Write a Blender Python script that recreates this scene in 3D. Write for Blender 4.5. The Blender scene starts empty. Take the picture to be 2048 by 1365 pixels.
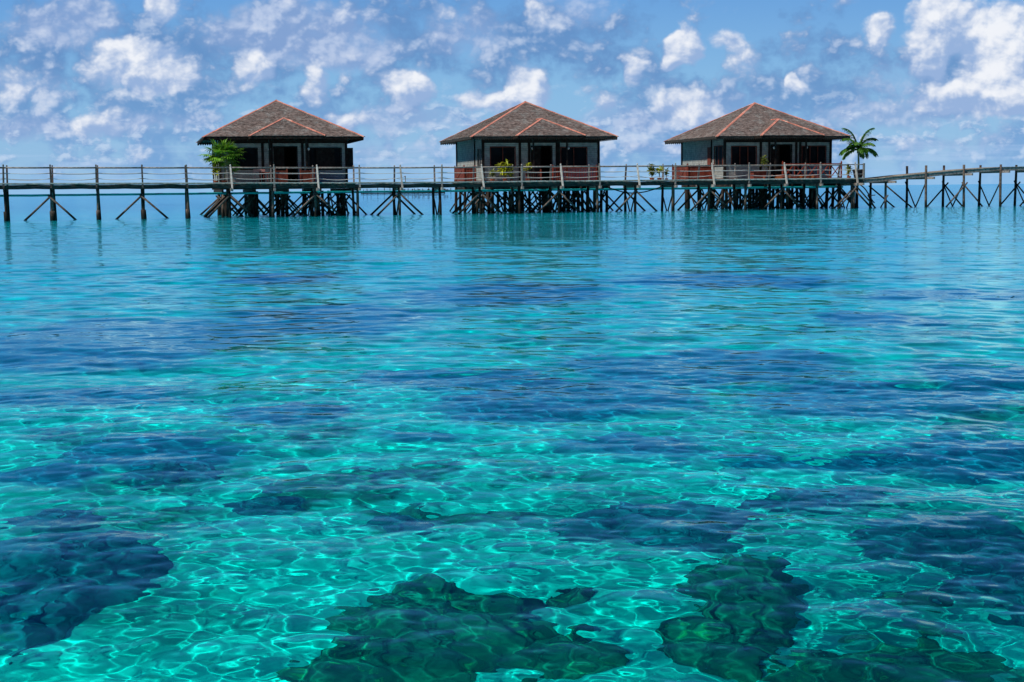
import bpy, bmesh, math, random
import numpy as np
from mathutils import Matrix, Vector, noise as mnoise
R = math.radians
sc = bpy.context.scene
C = sc.collection
random.seed(11)
rng = np.random.default_rng(5)

# ------------------------------------------------------------------ camera
F = 2835.0; PITCH = 6.12; ROLL = -0.60; EYE = 1.8
cam = bpy.data.cameras.new('camera'); cam_o = bpy.data.objects.new('camera', cam)
C.objects.link(cam_o); sc.camera = cam_o
cam.sensor_width = 36; cam.lens = F / 2048 * 36; cam.clip_start = 0.05; cam.clip_end = 90000
CM = Matrix.Rotation(R(90 - PITCH), 4, 'X') @ Matrix.Rotation(R(ROLL), 4, 'Z')
cam_o.matrix_world = Matrix.Translation((0, 0, EYE)) @ CM

# ------------------------------------------------------------------ sun
SUN_EL = R(52); SUN_AZ = R(-148.5)
SD = Vector((math.cos(SUN_AZ) * math.cos(SUN_EL), math.sin(SUN_AZ) * math.cos(SUN_EL), math.sin(SUN_EL)))
sl = bpy.data.lights.new('sun', 'SUN'); sl.energy = 5.0; sl.angle = R(0.5); sl.color = (1, .95, .87)
sl.cycles.is_caustics_light = True
so = bpy.data.objects.new('sun', sl); C.objects.link(so)
so.rotation_euler = SD.to_track_quat('Z', 'Y').to_euler(); so.location = (-30, -30, 40)

# ------------------------------------------------------------------ node helper
class NG:
    def __init__(s, tree): s.t = tree
    def n(s, typ, **k):
        o = s.t.nodes.new(typ)
        for a, b in k.items():
            if a == 'ins':
                for i, v in b.items():
                    if hasattr(v, 'is_output') or isinstance(v, bpy.types.NodeSocket): s.t.links.new(v, o.inputs[i])
                    else: o.inputs[i].default_value = v
            else: setattr(o, a, b)
        return o
    def math(s, op, a, b=0.0, c=0.0, clamp=False):
        return s.n('ShaderNodeMath', operation=op, use_clamp=clamp, ins={0: a, 1: b, 2: c}).outputs[0]
    def vm(s, op, a, b=(0, 0, 0)):
        o = s.n('ShaderNodeVectorMath', operation=op, ins={0: a, 1: b})
        return o.outputs['Value'] if op in ('LENGTH', 'DOT_PRODUCT') else o.outputs[0]
    def mr(s, v, a, b, c=0.0, d=1.0, kind='SMOOTHSTEP'):
        return s.n('ShaderNodeMapRange', interpolation_type=kind, ins={0: v, 1: a, 2: b, 3: c, 4: d}).outputs[0]
    def mix(s, f, a, b, mode='MIX'):
        o = s.n('ShaderNodeMix', data_type='RGBA', blend_type=mode); o.clamp_factor = True
        for i, v in ((0, f), (6, a), (7, b)):
            if isinstance(v, bpy.types.NodeSocket): s.t.links.new(v, o.inputs[i])
            else: o.inputs[i].default_value = (*v, 1) if isinstance(v, tuple) and len(v) == 3 else v
        return o.outputs[2]
    def noise(s, vec, scale, detail=2, rough=.5, dist=0.0):
        return s.n('ShaderNodeTexNoise', ins={'Vector': vec, 'Scale': scale, 'Detail': detail, 'Roughness': rough, 'Distortion': dist}).outputs[0]

# ------------------------------------------------------------------ world: sky and clouds
w = bpy.data.worlds.new('World'); sc.world = w; w.cycles.sampling_method = 'MANUAL'; w.cycles.sample_map_resolution = 128; w.use_nodes = True
wt = w.node_tree; wt.nodes.clear(); g = NG(wt)
sky = g.n('ShaderNodeTexSky', sky_type='NISHITA', sun_disc=False)
sky.sun_elevation = SUN_EL; sky.sun_rotation = R(90) - SUN_AZ; sky.ozone_density = 3.5; sky.dust_density = 0.2; sky.air_density = 1.0
tc = g.n('ShaderNodeTexCoord').outputs['Generated']
sp = g.n('ShaderNodeSeparateXYZ', ins={0: tc}).outputs
yy = g.math('MAXIMUM', g.math('ABSOLUTE', sp[1]), .06)
gx = g.math('MULTIPLY', g.math('DIVIDE', sp[0], yy), 28.35)
gy = g.math('MULTIPLY', g.math('DIVIDE', g.math('MAXIMUM', sp[2], 0.0), yy), 28.35)
P = g.n('ShaderNodeCombineXYZ', ins={0: gx, 1: gy, 2: 0.0}).outputs[0]
wn = g.n('ShaderNodeTexNoise', ins={'Vector': P, 'Scale': 1.5, 'Detail': 4.0, 'Roughness': .5})
wrp = g.vm('MULTIPLY', g.vm('SUBTRACT', wn.outputs[1], (.5, .5, .5)), (.65, .5, 0))
PW = g.vm('ADD', P, wrp)
def blob(px, py, rx, ry, st, vert=False):
    c = g.vm('MULTIPLY', g.vm('SUBTRACT', PW, ((px - 1024) / 100, (378 - py) / 100, 0)), (100 / rx, 100 / ry, 0))
    v = g.mr(g.vm('LENGTH', c), 1.35, 0.1, 0.0, st, 'SMOOTHSTEP')
    return (v, g.math('MULTIPLY', v, g.vm('DOT_PRODUCT', c, (-.35, 1, 0)))) if vert else v
def summed(lst, vert=False):
    acc = acv = None
    for b in lst:
        v = blob(*b, vert)
        if vert: v, y = v; acv = y if acv is None else g.math('ADD', acv, y)
        acc = v if acc is None else g.math('ADD', acc, v)
    return (acc, acv) if vert else acc
WB = [(2000, 120, 85, 105, 1.35), (2005, 195, 110, 52, 1.0), (1915, 215, 150, 30, .85), (1875, 60, 62, 66, 1.15), (1850, 140, 45, 50, .7), (1368, 104, 38, 36, 1.3),
      (1345, 138, 24, 16, .8), (300, 135, 115, 52, .9), (275, 95, 55, 30, .6), (335, 158, 70, 24, .7), (1062, 175, 50, 42, .9), (1030, 210, 70, 34, .7), (820, 172, 62, 36, .75),
      (640, 160, 28, 52, .62), (520, 138, 42, 38, .55), (195, 245, 56, 34, .62), (60, 160, 80, 40, .5), (1455, 88, 42, 28, .58), (1592, 177, 20, 17, .9),
      (1752, 75, 38, 30, .5), (343, 14, 42, 34, .7), (1085, 30, 40, 50, .3), (1270, 150, 25, 35, .55), (1375, 215, 90, 32, .6), (895, 30, 30, 18, .45), (1480, 130, 50, 50, .3),
      (1420, 240, 70, 22, .4), (1220, 220, 45, 30, .45), (700, 235, 60, 22, .35), (945, 200, 40, 22, .5)]
GB = [(150, 50, 190, 80, .8), (610, 65, 330, 95, .85), (980, 90, 260, 80, .75), (1130, 50, 150, 60, .5), (120, 200, 200, 90, .7), (400, 210, 220, 70, .5),
      (720, 200, 160, 60, .55), (1420, 190, 190, 70, .75), (1580, 215, 160, 60, .65), (1880, 190, 180, 75, .75), (1300, 270, 500, 40, .35), (1800, 300, 300, 30, .35),
      (640, 290, 160, 40, .35), (1580, 40, 60, 20, .3), (1480, 110, 60, 60, .4), (60, 110, 120, 70, .6), (330, 90, 150, 60, .4)]
DB = [(1908, 95, 36, 60, .75), (1870, 150, 40, 30, .6), (2035, 150, 40, 26, .7), (1900, 212, 120, 22, .7), (262, 130, 30, 22, .7), (345, 100, 60, 18, .4), (560, 150, 30, 30, .6), (665, 165, 18, 50, .8),
      (1105, 190, 30, 30, .7), (1395, 130, 22, 26, .7), (850, 200, 40, 25, .6), (225, 262, 40, 20, .7), (1470, 108, 30, 20, .5)]
LB = [(150, 45, 130, 62, .9), (600, 65, 210, 70, .95), (940, 70, 110, 60, .7), (1165, 30, 80, 45, .6), (100, 165, 90, 45, .5), (1440, 215, 120, 45, .5), (1800, 170, 110, 50, .55), (700, 110, 140, 40, .6), (60, 250, 130, 36, .7), (820, 235, 170, 40, .8), (1255, 245, 130, 36, .85), (1790, 240, 220, 34, .75), (330, 240, 150, 26, .6), (1330, 300, 140, 22, .5), (780, 300, 130, 20, .45), (1900, 300, 150, 20, .5)]
lsum = summed(LB); wsum, wvert = summed(WB, True); gsum = summed(GB); dsum = summed(DB)
def puff(vec, scale, det=3.0):
    return g.n('ShaderNodeTexVoronoi', voronoi_dimensions='2D', feature='F1', normalize=True, ins={'Vector': vec, 'Scale': scale, 'Detail': det, 'Roughness': .55, 'Lacunarity': 2.2}).outputs['Distance']
def noise2(vec, scale, detail, rough):
    return g.n('ShaderNodeTexNoise', noise_dimensions='2D', ins={'Vector': vec, 'Scale': scale, 'Detail': detail, 'Roughness': rough}).outputs[0]
PL = g.vm('ADD', g.vm('MULTIPLY', P, (1, 1.25, 1)), g.vm('MULTIPLY', wrp, (.5, .5, 0)))
def height(vec):
    a = g.math('SUBTRACT', 1.0, g.math('MULTIPLY', puff(vec, 1.05), 1.5))
    return g.math('ADD', g.math('MULTIPLY', a, .62), g.math('MULTIPLY', noise2(vec, 1.3, 6, .5), .50))
h1 = height(PL); h2 = height(g.vm('ADD', PL, (-.09, .16, 0)))
relief = g.math('SUBTRACT', h1, h2)
f5 = noise2(g.vm('ADD', PL, (11, 5, 0)), .55, 6, .55)
low = g.mr(gy, 2.6, .3)
f6 = noise2(g.vm('ADD', g.vm('MULTIPLY', PL, (.8, 1.2, 1)), (3, 17, 0)), .9, 6, .5)
# slate veil, lavender banks, white heaps
sd_ = g.math('ADD', g.math('ADD', g.math('MULTIPLY', gsum, .34), g.math('MULTIPLY', wsum, .22)), g.math('MULTIPLY', g.math('SUBTRACT', f5, .5), .9))
sd_ = g.math('ADD', g.math('ADD', sd_, g.math('MULTIPLY', g.math('SUBTRACT', h1, .55), .85)), g.math('MULTIPLY', low, .15))
sa = g.mr(sd_, .04, .34)
ga = g.math('MULTIPLY', g.mr(g.math('ADD', g.math('ADD', sd_, g.math('MULTIPLY', relief, 1.1)), g.math('MULTIPLY', g.math('SUBTRACT', f6, .5), 1.1)), .22, .68), g.mr(sd_, .06, .3))
wd = g.math('ADD', wsum, g.math('MULTIPLY', g.math('SUBTRACT', h1, .5), 1.0))
wa = g.mr(wd, .12, .55)
base = g.n('ShaderNodeValToRGB', ins={0: g.math('MULTIPLY', gy, .2)})
cr = base.color_ramp
for i, (p, c) in enumerate([(0, (.32, .58, .86)), (.10, (.28, .54, .85)), (.40, (.235, .51, .84)), (.80, (.12, .355, .775)), (1, (.075, .27, .71))]):
    e = cr.elements[i] if i < 2 else cr.elements.new(p)
    e.position = p; e.color = (*c, 1)
sc10 = g.n('ShaderNodeVectorMath', operation='SCALE', ins={0: base.outputs[0], 3: 9.3}).outputs[0]
basec = g.mix(.88, sky.outputs[0], sc10)
tone = g.mr(g.math('ADD', g.math('MULTIPLY', relief, 2.6), g.math('MULTIPLY', g.math('SUBTRACT', h1, .5), .9)), -.30, .50)
slate = g.mix(low, (1.25, 2.70, 5.5), (1.8, 3.7, 6.8))
soft = g.mr(g.math('ADD', lsum, g.math('MULTIPLY', g.math('SUBTRACT', h1, .6), .9)), .08, .75)
greyc = g.mix(tone, g.mix(low, (1.6, 3.1, 5.9), (2.3, 4.3, 7.2)), g.mix(low, (4.0, 5.3, 7.6), (5.2, 6.7, 8.7)))
lit = g.mr(g.math('SUBTRACT', g.math('ADD', g.math('ADD', g.math('MULTIPLY', relief, 2.0), g.math('MULTIPLY', wvert, .55)), g.math('MULTIPLY', wd, .36)), g.math('MULTIPLY', dsum, .55)), -.20, .80)
whitec = g.mix(lit, (3.1, 4.5, 7.2), (9.0, 9.2, 9.7))
col = g.mix(g.math('MULTIPLY', sa, .85), basec, slate)
col = g.mix(g.math('MULTIPLY', ga, .88), col, greyc)
col = g.mix(g.math('MULTIPLY', soft, .72), col, g.mix(tone, (2.6, 3.9, 6.7), (5.0, 6.0, 8.2)))
# small tufts in rows between a hand's breadth above the sea and the roofs
TV = g.vm('MULTIPLY', PL, (2.1, 3.0, 1))
t1 = noise2(TV, 1.0, 6, .55); t2 = noise2(g.vm('ADD', TV, (-.16, .26, 0)), 1.0, 6, .55); tr_ = g.math('SUBTRACT', t1, t2)
band = g.math('MULTIPLY', g.mr(gy, .3, .8), g.mr(gy, 2.4, 1.2))
tb = noise2(g.vm('ADD', P, (5, 9, 0)), .8, 3, .5)
ta = g.math('MULTIPLY', g.mr(g.math('ADD', t1, g.math('MULTIPLY', g.math('SUBTRACT', tb, .5), .6)), .49, .70), band)
tcol = g.mix(g.mr(tr_, -.12, .20), (1.7, 3.3, 6.4), (6.2, 7.3, 9.0))
col = g.mix(g.math('MULTIPLY', ta, .62), col, tcol)
fs = noise2(g.vm('MULTIPLY', P, (.25, 5.5, 1)), 1.1, 5, .55)
st = g.math('MULTIPLY', g.mr(fs, .48, .66), g.math('MULTIPLY', g.mr(gy, 1.3, .35), g.mr(gy, .02, .3)))
col = g.mix(g.math('MULTIPLY', st, .4), col, (4.6, 6.2, 8.8))
col = g.mix(g.math('MULTIPLY', wa, .96), col, whitec)
hz = g.mr(gy, .6, 0.0, 0.0, .85)
col = g.mix(hz, col, (2.8, 5.2, 8.1))
el = sp[2]
upm = g.mr(el, .135, .26)
back = g.mr(sp[1], .80, .50)
clear = g.math('MAXIMUM', upm, back)
col = g.mix(clear, col, g.mix(g.mr(el, .0, .42), g.mix(back, (.8, 2.4, 5.4), (.30, 1.15, 3.1)), (.05, .48, 2.1)))  # unseen sky above, beside and behind darkened to cut fill on shaded fronts
bg = g.n('ShaderNodeBackground', ins={0: col, 1: .1})
wo = g.n('ShaderNodeOutputWorld'); wt.links.new(bg.outputs[0], wo.inputs[0])

vs = sc.view_settings; vs.view_transform = 'Standard'; vs.look = 'None'; vs.exposure = 0.0; vs.gamma = 1
sc.cycles.use_denoising = True
sc.cycles.max_bounces = 10; sc.cycles.transparent_max_bounces = 16
sc.cycles.sample_clamp_indirect = 6

# ------------------------------------------------------------------ helpers
def tag(o, label=None, cat=None, group=None, kind=None):
    if label: o['label'] = label
    if cat: o['category'] = cat
    if group: o['group'] = group
    if kind: o['kind'] = kind
    return o
TH = R(14.5); U = Vector((math.cos(TH), math.sin(TH), 0)); NV = Vector((-math.sin(TH), math.cos(TH), 0)); P0 = Vector((0, 106.3, 0))
C3 = CM.to_3x3()
def ray(px, py): return C3 @ Vector(((px - 1024) / F, -(py - 682.5) / F, -1))
def at(px, py, d=0.0):
    """pixel -> (s, z) on the vertical plane d metres behind the walkway's near edge"""
    r = ray(px, py); q = P0 + d * NV - Vector((0, 0, EYE)); t = q.dot(NV) / r.dot(NV)
    p = Vector((0, 0, EYE)) + t * r
    return (p - P0).dot(U), p.z
def S(px, d=0.0): return at(px, 380, d)[0]
def Zp(px, py, d=0.0): return at(px, py, d)[1]
def W(s, d, z=0.0): return P0 + U * s + NV * d + Vector((0, 0, z))
def under(px, py, D):
    """pixel -> point on a bed D metres under the surface, through the refraction"""
    r = ray(px, py).normalized(); t = EYE / -r.z; p = r * t
    sh = math.hypot(r.x, r.y); s2 = sh / 1.33; c2 = math.sqrt(1 - s2 * s2)
    h = Vector((r.x, r.y)) / sh
    return Vector((p.x + h.x * D * s2 / c2, p.y + h.y * D * s2 / c2))

class MB:
    def __init__(s): s.v = []; s.f = []; s.c = []; s.cur = .5
    def add(s, vs_, fs_, c=None):
        o = len(s.v); s.v += [tuple(v) for v in vs_]; s.f += [tuple(i + o for i in f) for f in fs_]
        s.c += [s.cur if c is None else c] * len(fs_); return s
    def box(s, x0, x1, y0, y1, z0, z1, c=None):
        return s.add([(x0, y0, z0), (x1, y0, z0), (x1, y1, z0), (x0, y1, z0), (x0, y0, z1), (x1, y0, z1), (x1, y1, z1), (x0, y1, z1)],
                     [(3, 2, 1, 0), (4, 5, 6, 7), (0, 1, 5, 4), (1, 2, 6, 5), (2, 3, 7, 6), (3, 0, 4, 7)], c)
    def beam(s, p, q, a, b, c=None, up=(0, 0, 1)):
        p = Vector(p); q = Vector(q); d = (q - p).normalized(); up = Vector(up)
        if abs(d.dot(up)) > .95: up = Vector((1, 0, 0))
        x = d.cross(up).normalized() * a / 2; y = x.cross(d).normalized() * b / 2
        return s.add([p - x - y, p + x - y, p + x + y, p - x + y, q - x - y, q + x - y, q + x + y, q - x + y],
                     [(0, 3, 2, 1), (4, 5, 6, 7), (0, 1, 5, 4), (1, 2, 6, 5), (2, 3, 7, 6), (3, 0, 4, 7)], c)
    def tube(s, pts, rad, seg=8, cap=True, c=None):
        pts = [Vector(p) for p in pts]; n = len(pts)
        if not isinstance(rad, (list, tuple)): rad = [rad] * n
        vs_ = []; ref = Vector((0, 0, 1))
        if abs((pts[-1] - pts[0]).normalized().dot(ref)) > .9: ref = Vector((1, 0, 0))
        for i, p in enumerate(pts):
            d = (pts[min(i + 1, n - 1)] - pts[max(i - 1, 0)]).normalized()
            a = d.cross(ref).normalized(); b = a.cross(d)
            for k in range(seg):
                t = 2 * math.pi * k / seg
                vs_.append(p + (a * math.cos(t) + b * math.sin(t)) * rad[i])
        fs_ = [(i * seg + k, (i + 1) * seg + k, (i + 1) * seg + (k + 1) % seg, i * seg + (k + 1) % seg) for i in range(n - 1) for k in range(seg)]
        if cap: fs_ += [tuple(range(seg)), tuple(range((n - 1) * seg, n * seg))[::-1]]
        return s.add(vs_, fs_, c)
    def build(s, name, mat, parent=None, smooth=False, caustic=False):
        me = bpy.data.meshes.new(name); me.from_pydata(s.v, [], s.f)
        at_ = me.attributes.new('tone', 'FLOAT', 'FACE'); at_.data.foreach_set('value', s.c)
        if smooth: me.shade_smooth()
        me.materials.append(mat); o = bpy.data.objects.new(name, me); C.objects.link(o)
        if parent: o.parent = parent
        if caustic: o.cycles.is_caustics_receiver = True
        return o
def empty(name, s, d, z=0.0, rz=0.0):
    o = bpy.data.objects.new(name, None); C.objects.link(o); o.location = W(s, d, z); o.rotation_euler = (0, 0, TH + rz); o.empty_display_size = .3
    return o
def link_copy(src, parent=None, loc=None):
    c = src.copy(); C.objects.link(c); c.parent = parent
    if loc is not None: c.location = loc
    for ch in list(src.children): link_copy(ch, c)
    return c

# ------------------------------------------------------------------ materials
def mat(name, c0, c1, scale=(1, 1, 1), sc_=3.0, rough=.8, tone=.5, bump=.3, detail=6, c2=None, spec=.3, wet=False):
    m = bpy.data.materials.new(name); m.use_nodes = True; t = m.node_tree; q = NG(t); b = t.nodes['Principled BSDF']
    co = q.n('ShaderNodeTexCoord').outputs['Object']
    v = q.vm('MULTIPLY', co, scale)
    n1 = q.noise(v, sc_, detail, .6)
    col = q.mix(q.mr(n1, .3, .7), c0, c1)
    if c2:
        n2 = q.noise(q.vm('ADD', co, (3.1, 5.2, 1.7)), sc_ * .35, 4, .6)
        col = q.mix(q.mr(n2, .5, .68), col, c2)
    a = q.n('ShaderNodeAttribute', attribute_name='tone').outputs['Fac']
    k = q.math('ADD', 1 - tone * .5, q.math('MULTIPLY', a, tone))
    kk = q.n('ShaderNodeCombineXYZ', ins={0: k, 1: k, 2: k}).outputs[0]
    col = q.mix(1.0, col, kk, 'MULTIPLY')
    if wet:   # tide-wetted, algae grown band near the waterline
        gp = q.n('ShaderNodeNewGeometry').outputs['Position']
        z = q.n('ShaderNodeSeparateXYZ', ins={0: gp}).outputs[2]
        zz = q.math('ADD', z, q.math('MULTIPLY', q.math('SUBTRACT', n1, .5), .8))
        wl = q.mr(zz, .75, .25)
        col = q.mix(wl, col, (.010, .012, .010))
    t.links.new(col, b.inputs['Base Color']); b.inputs['Roughness'].default_value = rough
    b.inputs['Specular IOR Level'].default_value = spec
    if bump:
        bn = q.n('ShaderNodeBump', ins={'Strength': bump, 'Distance': .03, 'Height': n1}); t.links.new(bn.outputs[0], b.inputs['Normal'])
    return m
M = {}
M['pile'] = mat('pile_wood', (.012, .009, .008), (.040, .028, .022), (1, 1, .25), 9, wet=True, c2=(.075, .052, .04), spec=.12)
M['pile_lit'] = mat('sunlit_pile_wood', (.07, .045, .032), (.17, .12, .09), (1, 1, .25), 9, wet=True, spec=.15)  # lighter copy of the pile wood, sunlight put into its colour
M['brace'] = mat('brace_wood', (.045, .035, .030), (.15, .12, .10), (1, 1, 1), 6, wet=True, spec=.15)
M['grey'] = mat('weathered_wood', (.13, .115, .105), (.34, .30, .27), (1, 1, 1), 6, spec=.2)
M['pale'] = mat('bleached_wood', (.36, .32, .28), (.58, .53, .47), (1, 1, 1), 5, spec=.2)
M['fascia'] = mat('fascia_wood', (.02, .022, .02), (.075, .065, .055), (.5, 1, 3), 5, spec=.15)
M['plank'] = mat('deck_planks', (.16, .14, .12), (.40, .36, .31), (1, 1, 1), 5, tone=.8, spec=.2)
M['rope'] = mat('rope', (.45, .43, .40), (.62, .60, .56), (1, 1, 1), 30, bump=0)
M['darkrope'] = mat('dark_rope', (.10, .09, .10), (.22, .2, .2), (1, 1, 1), 30, bump=0)
M['shingle'] = mat('roof_shingles', (.13, .098, .084), (.24, .192, .17), (1, 1, 1), 3.5, tone=1.25, bump=.4, spec=.12, c2=(.25, .235, .215))
M['ridge'] = mat('ridge_paint', (.42, .14, .095), (.58, .23, .16), (1, 1, 1), 4, rough=.6, c2=(.52, .30, .23))
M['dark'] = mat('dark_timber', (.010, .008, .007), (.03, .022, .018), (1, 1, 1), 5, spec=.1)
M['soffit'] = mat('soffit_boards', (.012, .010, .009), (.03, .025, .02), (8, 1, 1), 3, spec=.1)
M['red'] = mat('red_timber', (.16, .022, .012), (.30, .055, .03), (1, 1, 1), 5, spec=.2)
M['redbrown'] = mat('red_brown_timber', (.10, .020, .012), (.20, .05, .03), (1, 1, 1), 5, spec=.2)
M['orange'] = mat('orange_timber', (.42, .09, .02), (.60, .17, .04), (1, 1, 1), 4, spec=.3)
M['glass'] = mat('dark_pane', (.003, .003, .004), (.008, .009, .011), (1, 1, 1), 2, rough=.5, bump=0, spec=.08)
M['white'] = mat('white_globe', (.55, .55, .52), (.7, .7, .66), (1, 1, 1), 4, bump=0)
M['teal'] = mat('teal_pipe', (.01, .42, .45), (.02, .52, .54), (1, 1, 1), 2, rough=.45, bump=0)
M['black'] = mat('black_rubber', (.006, .006, .007), (.015, .015, .017), (1, 1, 1), 4, bump=0)
M['clay'] = mat('terracotta', (.32, .075, .035), (.45, .13, .07), (1, 1, 1), 6)
M['pot'] = mat('black_pot', (.010, .010, .011), (.022, .022, .024), (1, 1, 1), 6)
M['soil'] = mat('soil', (.02, .014, .01), (.04, .03, .02), (1, 1, 1), 12)
M['palmtrunk'] = mat('palm_trunk', (.10, .12, .06), (.22, .21, .13), (1, 1, 8), 4)
def leafmat(name, c0, c1):
    m = mat(name, c0, c1, (1, 1, 1), 3, rough=.5, tone=1.3, bump=0, spec=.35)
    t = m.node_tree; b = t.nodes['Principled BSDF']; src = b.inputs['Base Color'].links[0].from_socket
    tr = t.nodes.new('ShaderNodeBsdfTranslucent'); mx = t.nodes.new('ShaderNodeMixShader'); mx.inputs[0].default_value = .3
    t.links.new(src, tr.inputs[0]); t.links.new(b.outputs[0], mx.inputs[1]); t.links.new(tr.outputs[0], mx.inputs[2])
    t.links.new(mx.outputs[0], t.nodes['Material Output'].inputs[0]); return m
M['leaf'] = leafmat('palm_leaf', (.035, .11, .012), (.10, .24, .025))
M['fan'] = leafmat('fan_leaf', (.04, .15, .01), (.22, .40, .03))
M['croton'] = leafmat('croton_leaf', (.18, .25, .01), (.62, .58, .03))
M['shrub'] = leafmat('shrub_leaf', (.05, .10, .02), (.30, .32, .05))
M['flower'] = leafmat('orange_leaf', (.40, .16, .02), (.60, .35, .05))
# hut walls: whitewashed horizontal boards split into woven panels
def wallmat():
    m = bpy.data.materials.new('whitewashed_boards'); m.use_nodes = True; t = m.node_tree; q = NG(t); b = t.nodes['Principled BSDF']
    co = q.n('ShaderNodeTexCoord').outputs['Object']; s_ = q.n('ShaderNodeSeparateXYZ', ins={0: co}).outputs
    n1 = q.noise(co, 3.0, 8, .65)
    n2 = q.noise(q.vm('MULTIPLY', co, (1.5, 1.5, 14)), 1.5, 4, .6)
    col = q.mix(q.mr(n1, .3, .7), (.23, .24, .23), (.43, .43, .39))
    col = q.mix(q.mr(n2, .5, .75, 0, .55), col, (.20, .20, .18))
    fr = q.math('FRACT', q.math('DIVIDE', s_[2], .165))
    gl = q.math('ADD', q.mr(fr, .0, .10, 1, 0), q.mr(fr, .93, 1, 0, 1), clamp=True)
    col = q.mix(q.math('MULTIPLY', gl, .75), col, (.06, .06, .055))
    t.links.new(col, b.inputs['Base Color']); b.inputs['Roughness'].default_value = .85; b.inputs['Specular IOR Level'].default_value = .2
    h = q.math('SUBTRACT', fr, gl)
    bn = q.n('ShaderNodeBump', ins={'Strength': .7, 'Distance': .02, 'Height': h}); t.links.new(bn.outputs[0], b.inputs['Normal'])
    return m
M['wall'] = wallmat()

# ------------------------------------------------------------------ seabed and water
def polar(r0):
    r = [r0]
    while r[-1] < 3.6: r.append(r[-1] * 1.03)
    while r[-1] < 15: r.append(r[-1] * 1.0025)
    while r[-1] < 45: r.append(r[-1] * 1.0042)
    while r[-1] < 240: r.append(r[-1] * 1.0058)
    while r[-1] < 30000: r.append(r[-1] * 1.02)
    a = list(np.arange(38, 66, .28)) + list(np.arange(66, 113, .14)) + list(np.arange(113, 146.01, .22))
    full = sorted(set([round(x, 4) for x in a] + [round(x, 4) for x in np.arange(150, 394, 6.0)]))
    return np.array(r), np.radians(np.array(full))
def grid_mesh(name, X, Y, Z, flip=False):
    n, m = X.shape; v = np.stack([X, Y, Z], -1).reshape(-1, 3).astype(np.float32)
    cx = np.array([[0, 0, float(Z[0].mean())]], np.float32); v = np.concatenate([v, cx])
    ii = np.arange(n * m).reshape(n, m); jj = np.roll(ii, -1, axis=1)
    f = np.stack([ii[:-1], ii[1:], jj[1:], jj[:-1]], -1).reshape(-1, 4)
    tri = np.stack([np.full(m, n * m), ii[0], jj[0]], -1)
    me = bpy.data.meshes.new(name); nf = len(f); nt = len(tri)
    me.vertices.add(len(v)); me.vertices.foreach_set('co', v.ravel())
    me.loops.add(nf * 4 + nt * 3); me.loops.foreach_set('vertex_index', np.concatenate([f.ravel(), tri.ravel()]).astype(np.int32))
    me.polygons.add(nf + nt)
    me.polygons.foreach_set('loop_start', np.concatenate([np.arange(nf) * 4, nf * 4 + np.arange(nt) * 3]).astype(np.int32))
    me.polygons.foreach_set('loop_total', np.concatenate([np.full(nf, 4), np.full(nt, 3)]).astype(np.int32))
    me.update(calc_edges=True); me.validate(); me.shade_smooth()
    o = bpy.data.objects.new(name, me); C.objects.link(o); return o
def fbm(X, Y, lam, octv=5, seed=0, gain=.55, warp=.6):
    rg = np.random.default_rng(seed); out = np.zeros_like(X); A = 1.0; tot = 0
    for o in range(octv):
        acc = np.zeros_like(X)
        for k in range(6):
            th = rg.uniform(0, 6.283); kk = 2 * math.pi / (lam * rg.uniform(.75, 1.35)); ph = rg.uniform(0, 6.283)
            wx = warp * np.sin((X * math.sin(th) - Y * math.cos(th)) * kk * .7 + rg.uniform(0, 6.283))
            acc += np.sin((X * math.cos(th) + Y * math.sin(th)) * kk + ph + wx * 2)
        out += A * acc / 3.5; tot += A; A *= gain; lam *= .5
    return out / tot
rr, aa = polar(1.2)
RR, AA = np.meshgrid(rr, aa, indexing='ij'); GX = RR * np.cos(AA); GY = RR * np.sin(AA)
WAVE = 1.0; AMP = 0.0027
def waves(X, Y, cell):
    rg = np.random.default_rng(8); Z = np.zeros_like(X); n = 120
    for i in range(n):
        lam = 0.06 * (6.0 / 0.06) ** (i / (n - 1.))
        th = R(80) + rg.normal() * R(26 if lam > 1.2 else 50); k = 2 * math.pi / lam
        slope = SL * (.7 if lam < .1 else (1.25 if lam < .34 else (1.15 if lam < .9 else (.70 if lam < 2.5 else .36))))
        fade = np.clip((lam / cell - 2.2) / 2, 0, 1)
        Z += fade * slope / k * np.sin(k * (X * math.cos(th) + Y * math.sin(th)) + rg.uniform(0, 6.283) + .5 * np.sin(k * .31 * (X * math.sin(th) - Y * math.cos(th)) + i))
    return Z
SL = 0.0135
patch = .75 + .5 * fbm(GX, GY * .6, 25, 3, 4)
DA = np.gradient(aa)[None, :] * np.ones_like(RR)
WZ = waves(GX, GY, RR * np.maximum(DA * 1.05, np.where(RR < 15, .0027, np.where(RR < 45, .0043, .006)))) * np.clip(patch, .45, 1.4)
water = grid_mesh('water', GX, GY, WZ)
tag(water, kind='structure'); water.cycles.is_caustics_caster = True
far = np.clip((RR - 18) / 60, 0, 1); deepw = np.clip((RR - 7) / 22, 0, 1)
for nm, arr in (('far', far), ('deep', deepw)):
    at_ = water.data.attributes.new(nm, 'FLOAT', 'POINT'); at_.data.foreach_set('value', np.append(arr.ravel(), 0).astype(np.float32))
m = bpy.data.materials.new('sea_water'); m.use_nodes = True; t = m.node_tree; t.nodes.clear(); q = NG(t)
gp = q.n('ShaderNodeNewGeometry').outputs['Position']
farA = q.n('ShaderNodeAttribute', attribute_name='far').outputs['Fac']; deepA = q.n('ShaderNodeAttribute', attribute_name='deep').outputs['Fac']
b1 = q.noise(q.vm('MULTIPLY', gp, (.55, 1.0, 1)), 1.5, 5, .65)
bn = q.n('ShaderNodeBump', ins={'Strength': q.math('MULTIPLY', farA, .38), 'Distance': .10, 'Height': b1})
tint = q.mix(deepA, (.022, .90, .87), (.010, .84, .97))
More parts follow.
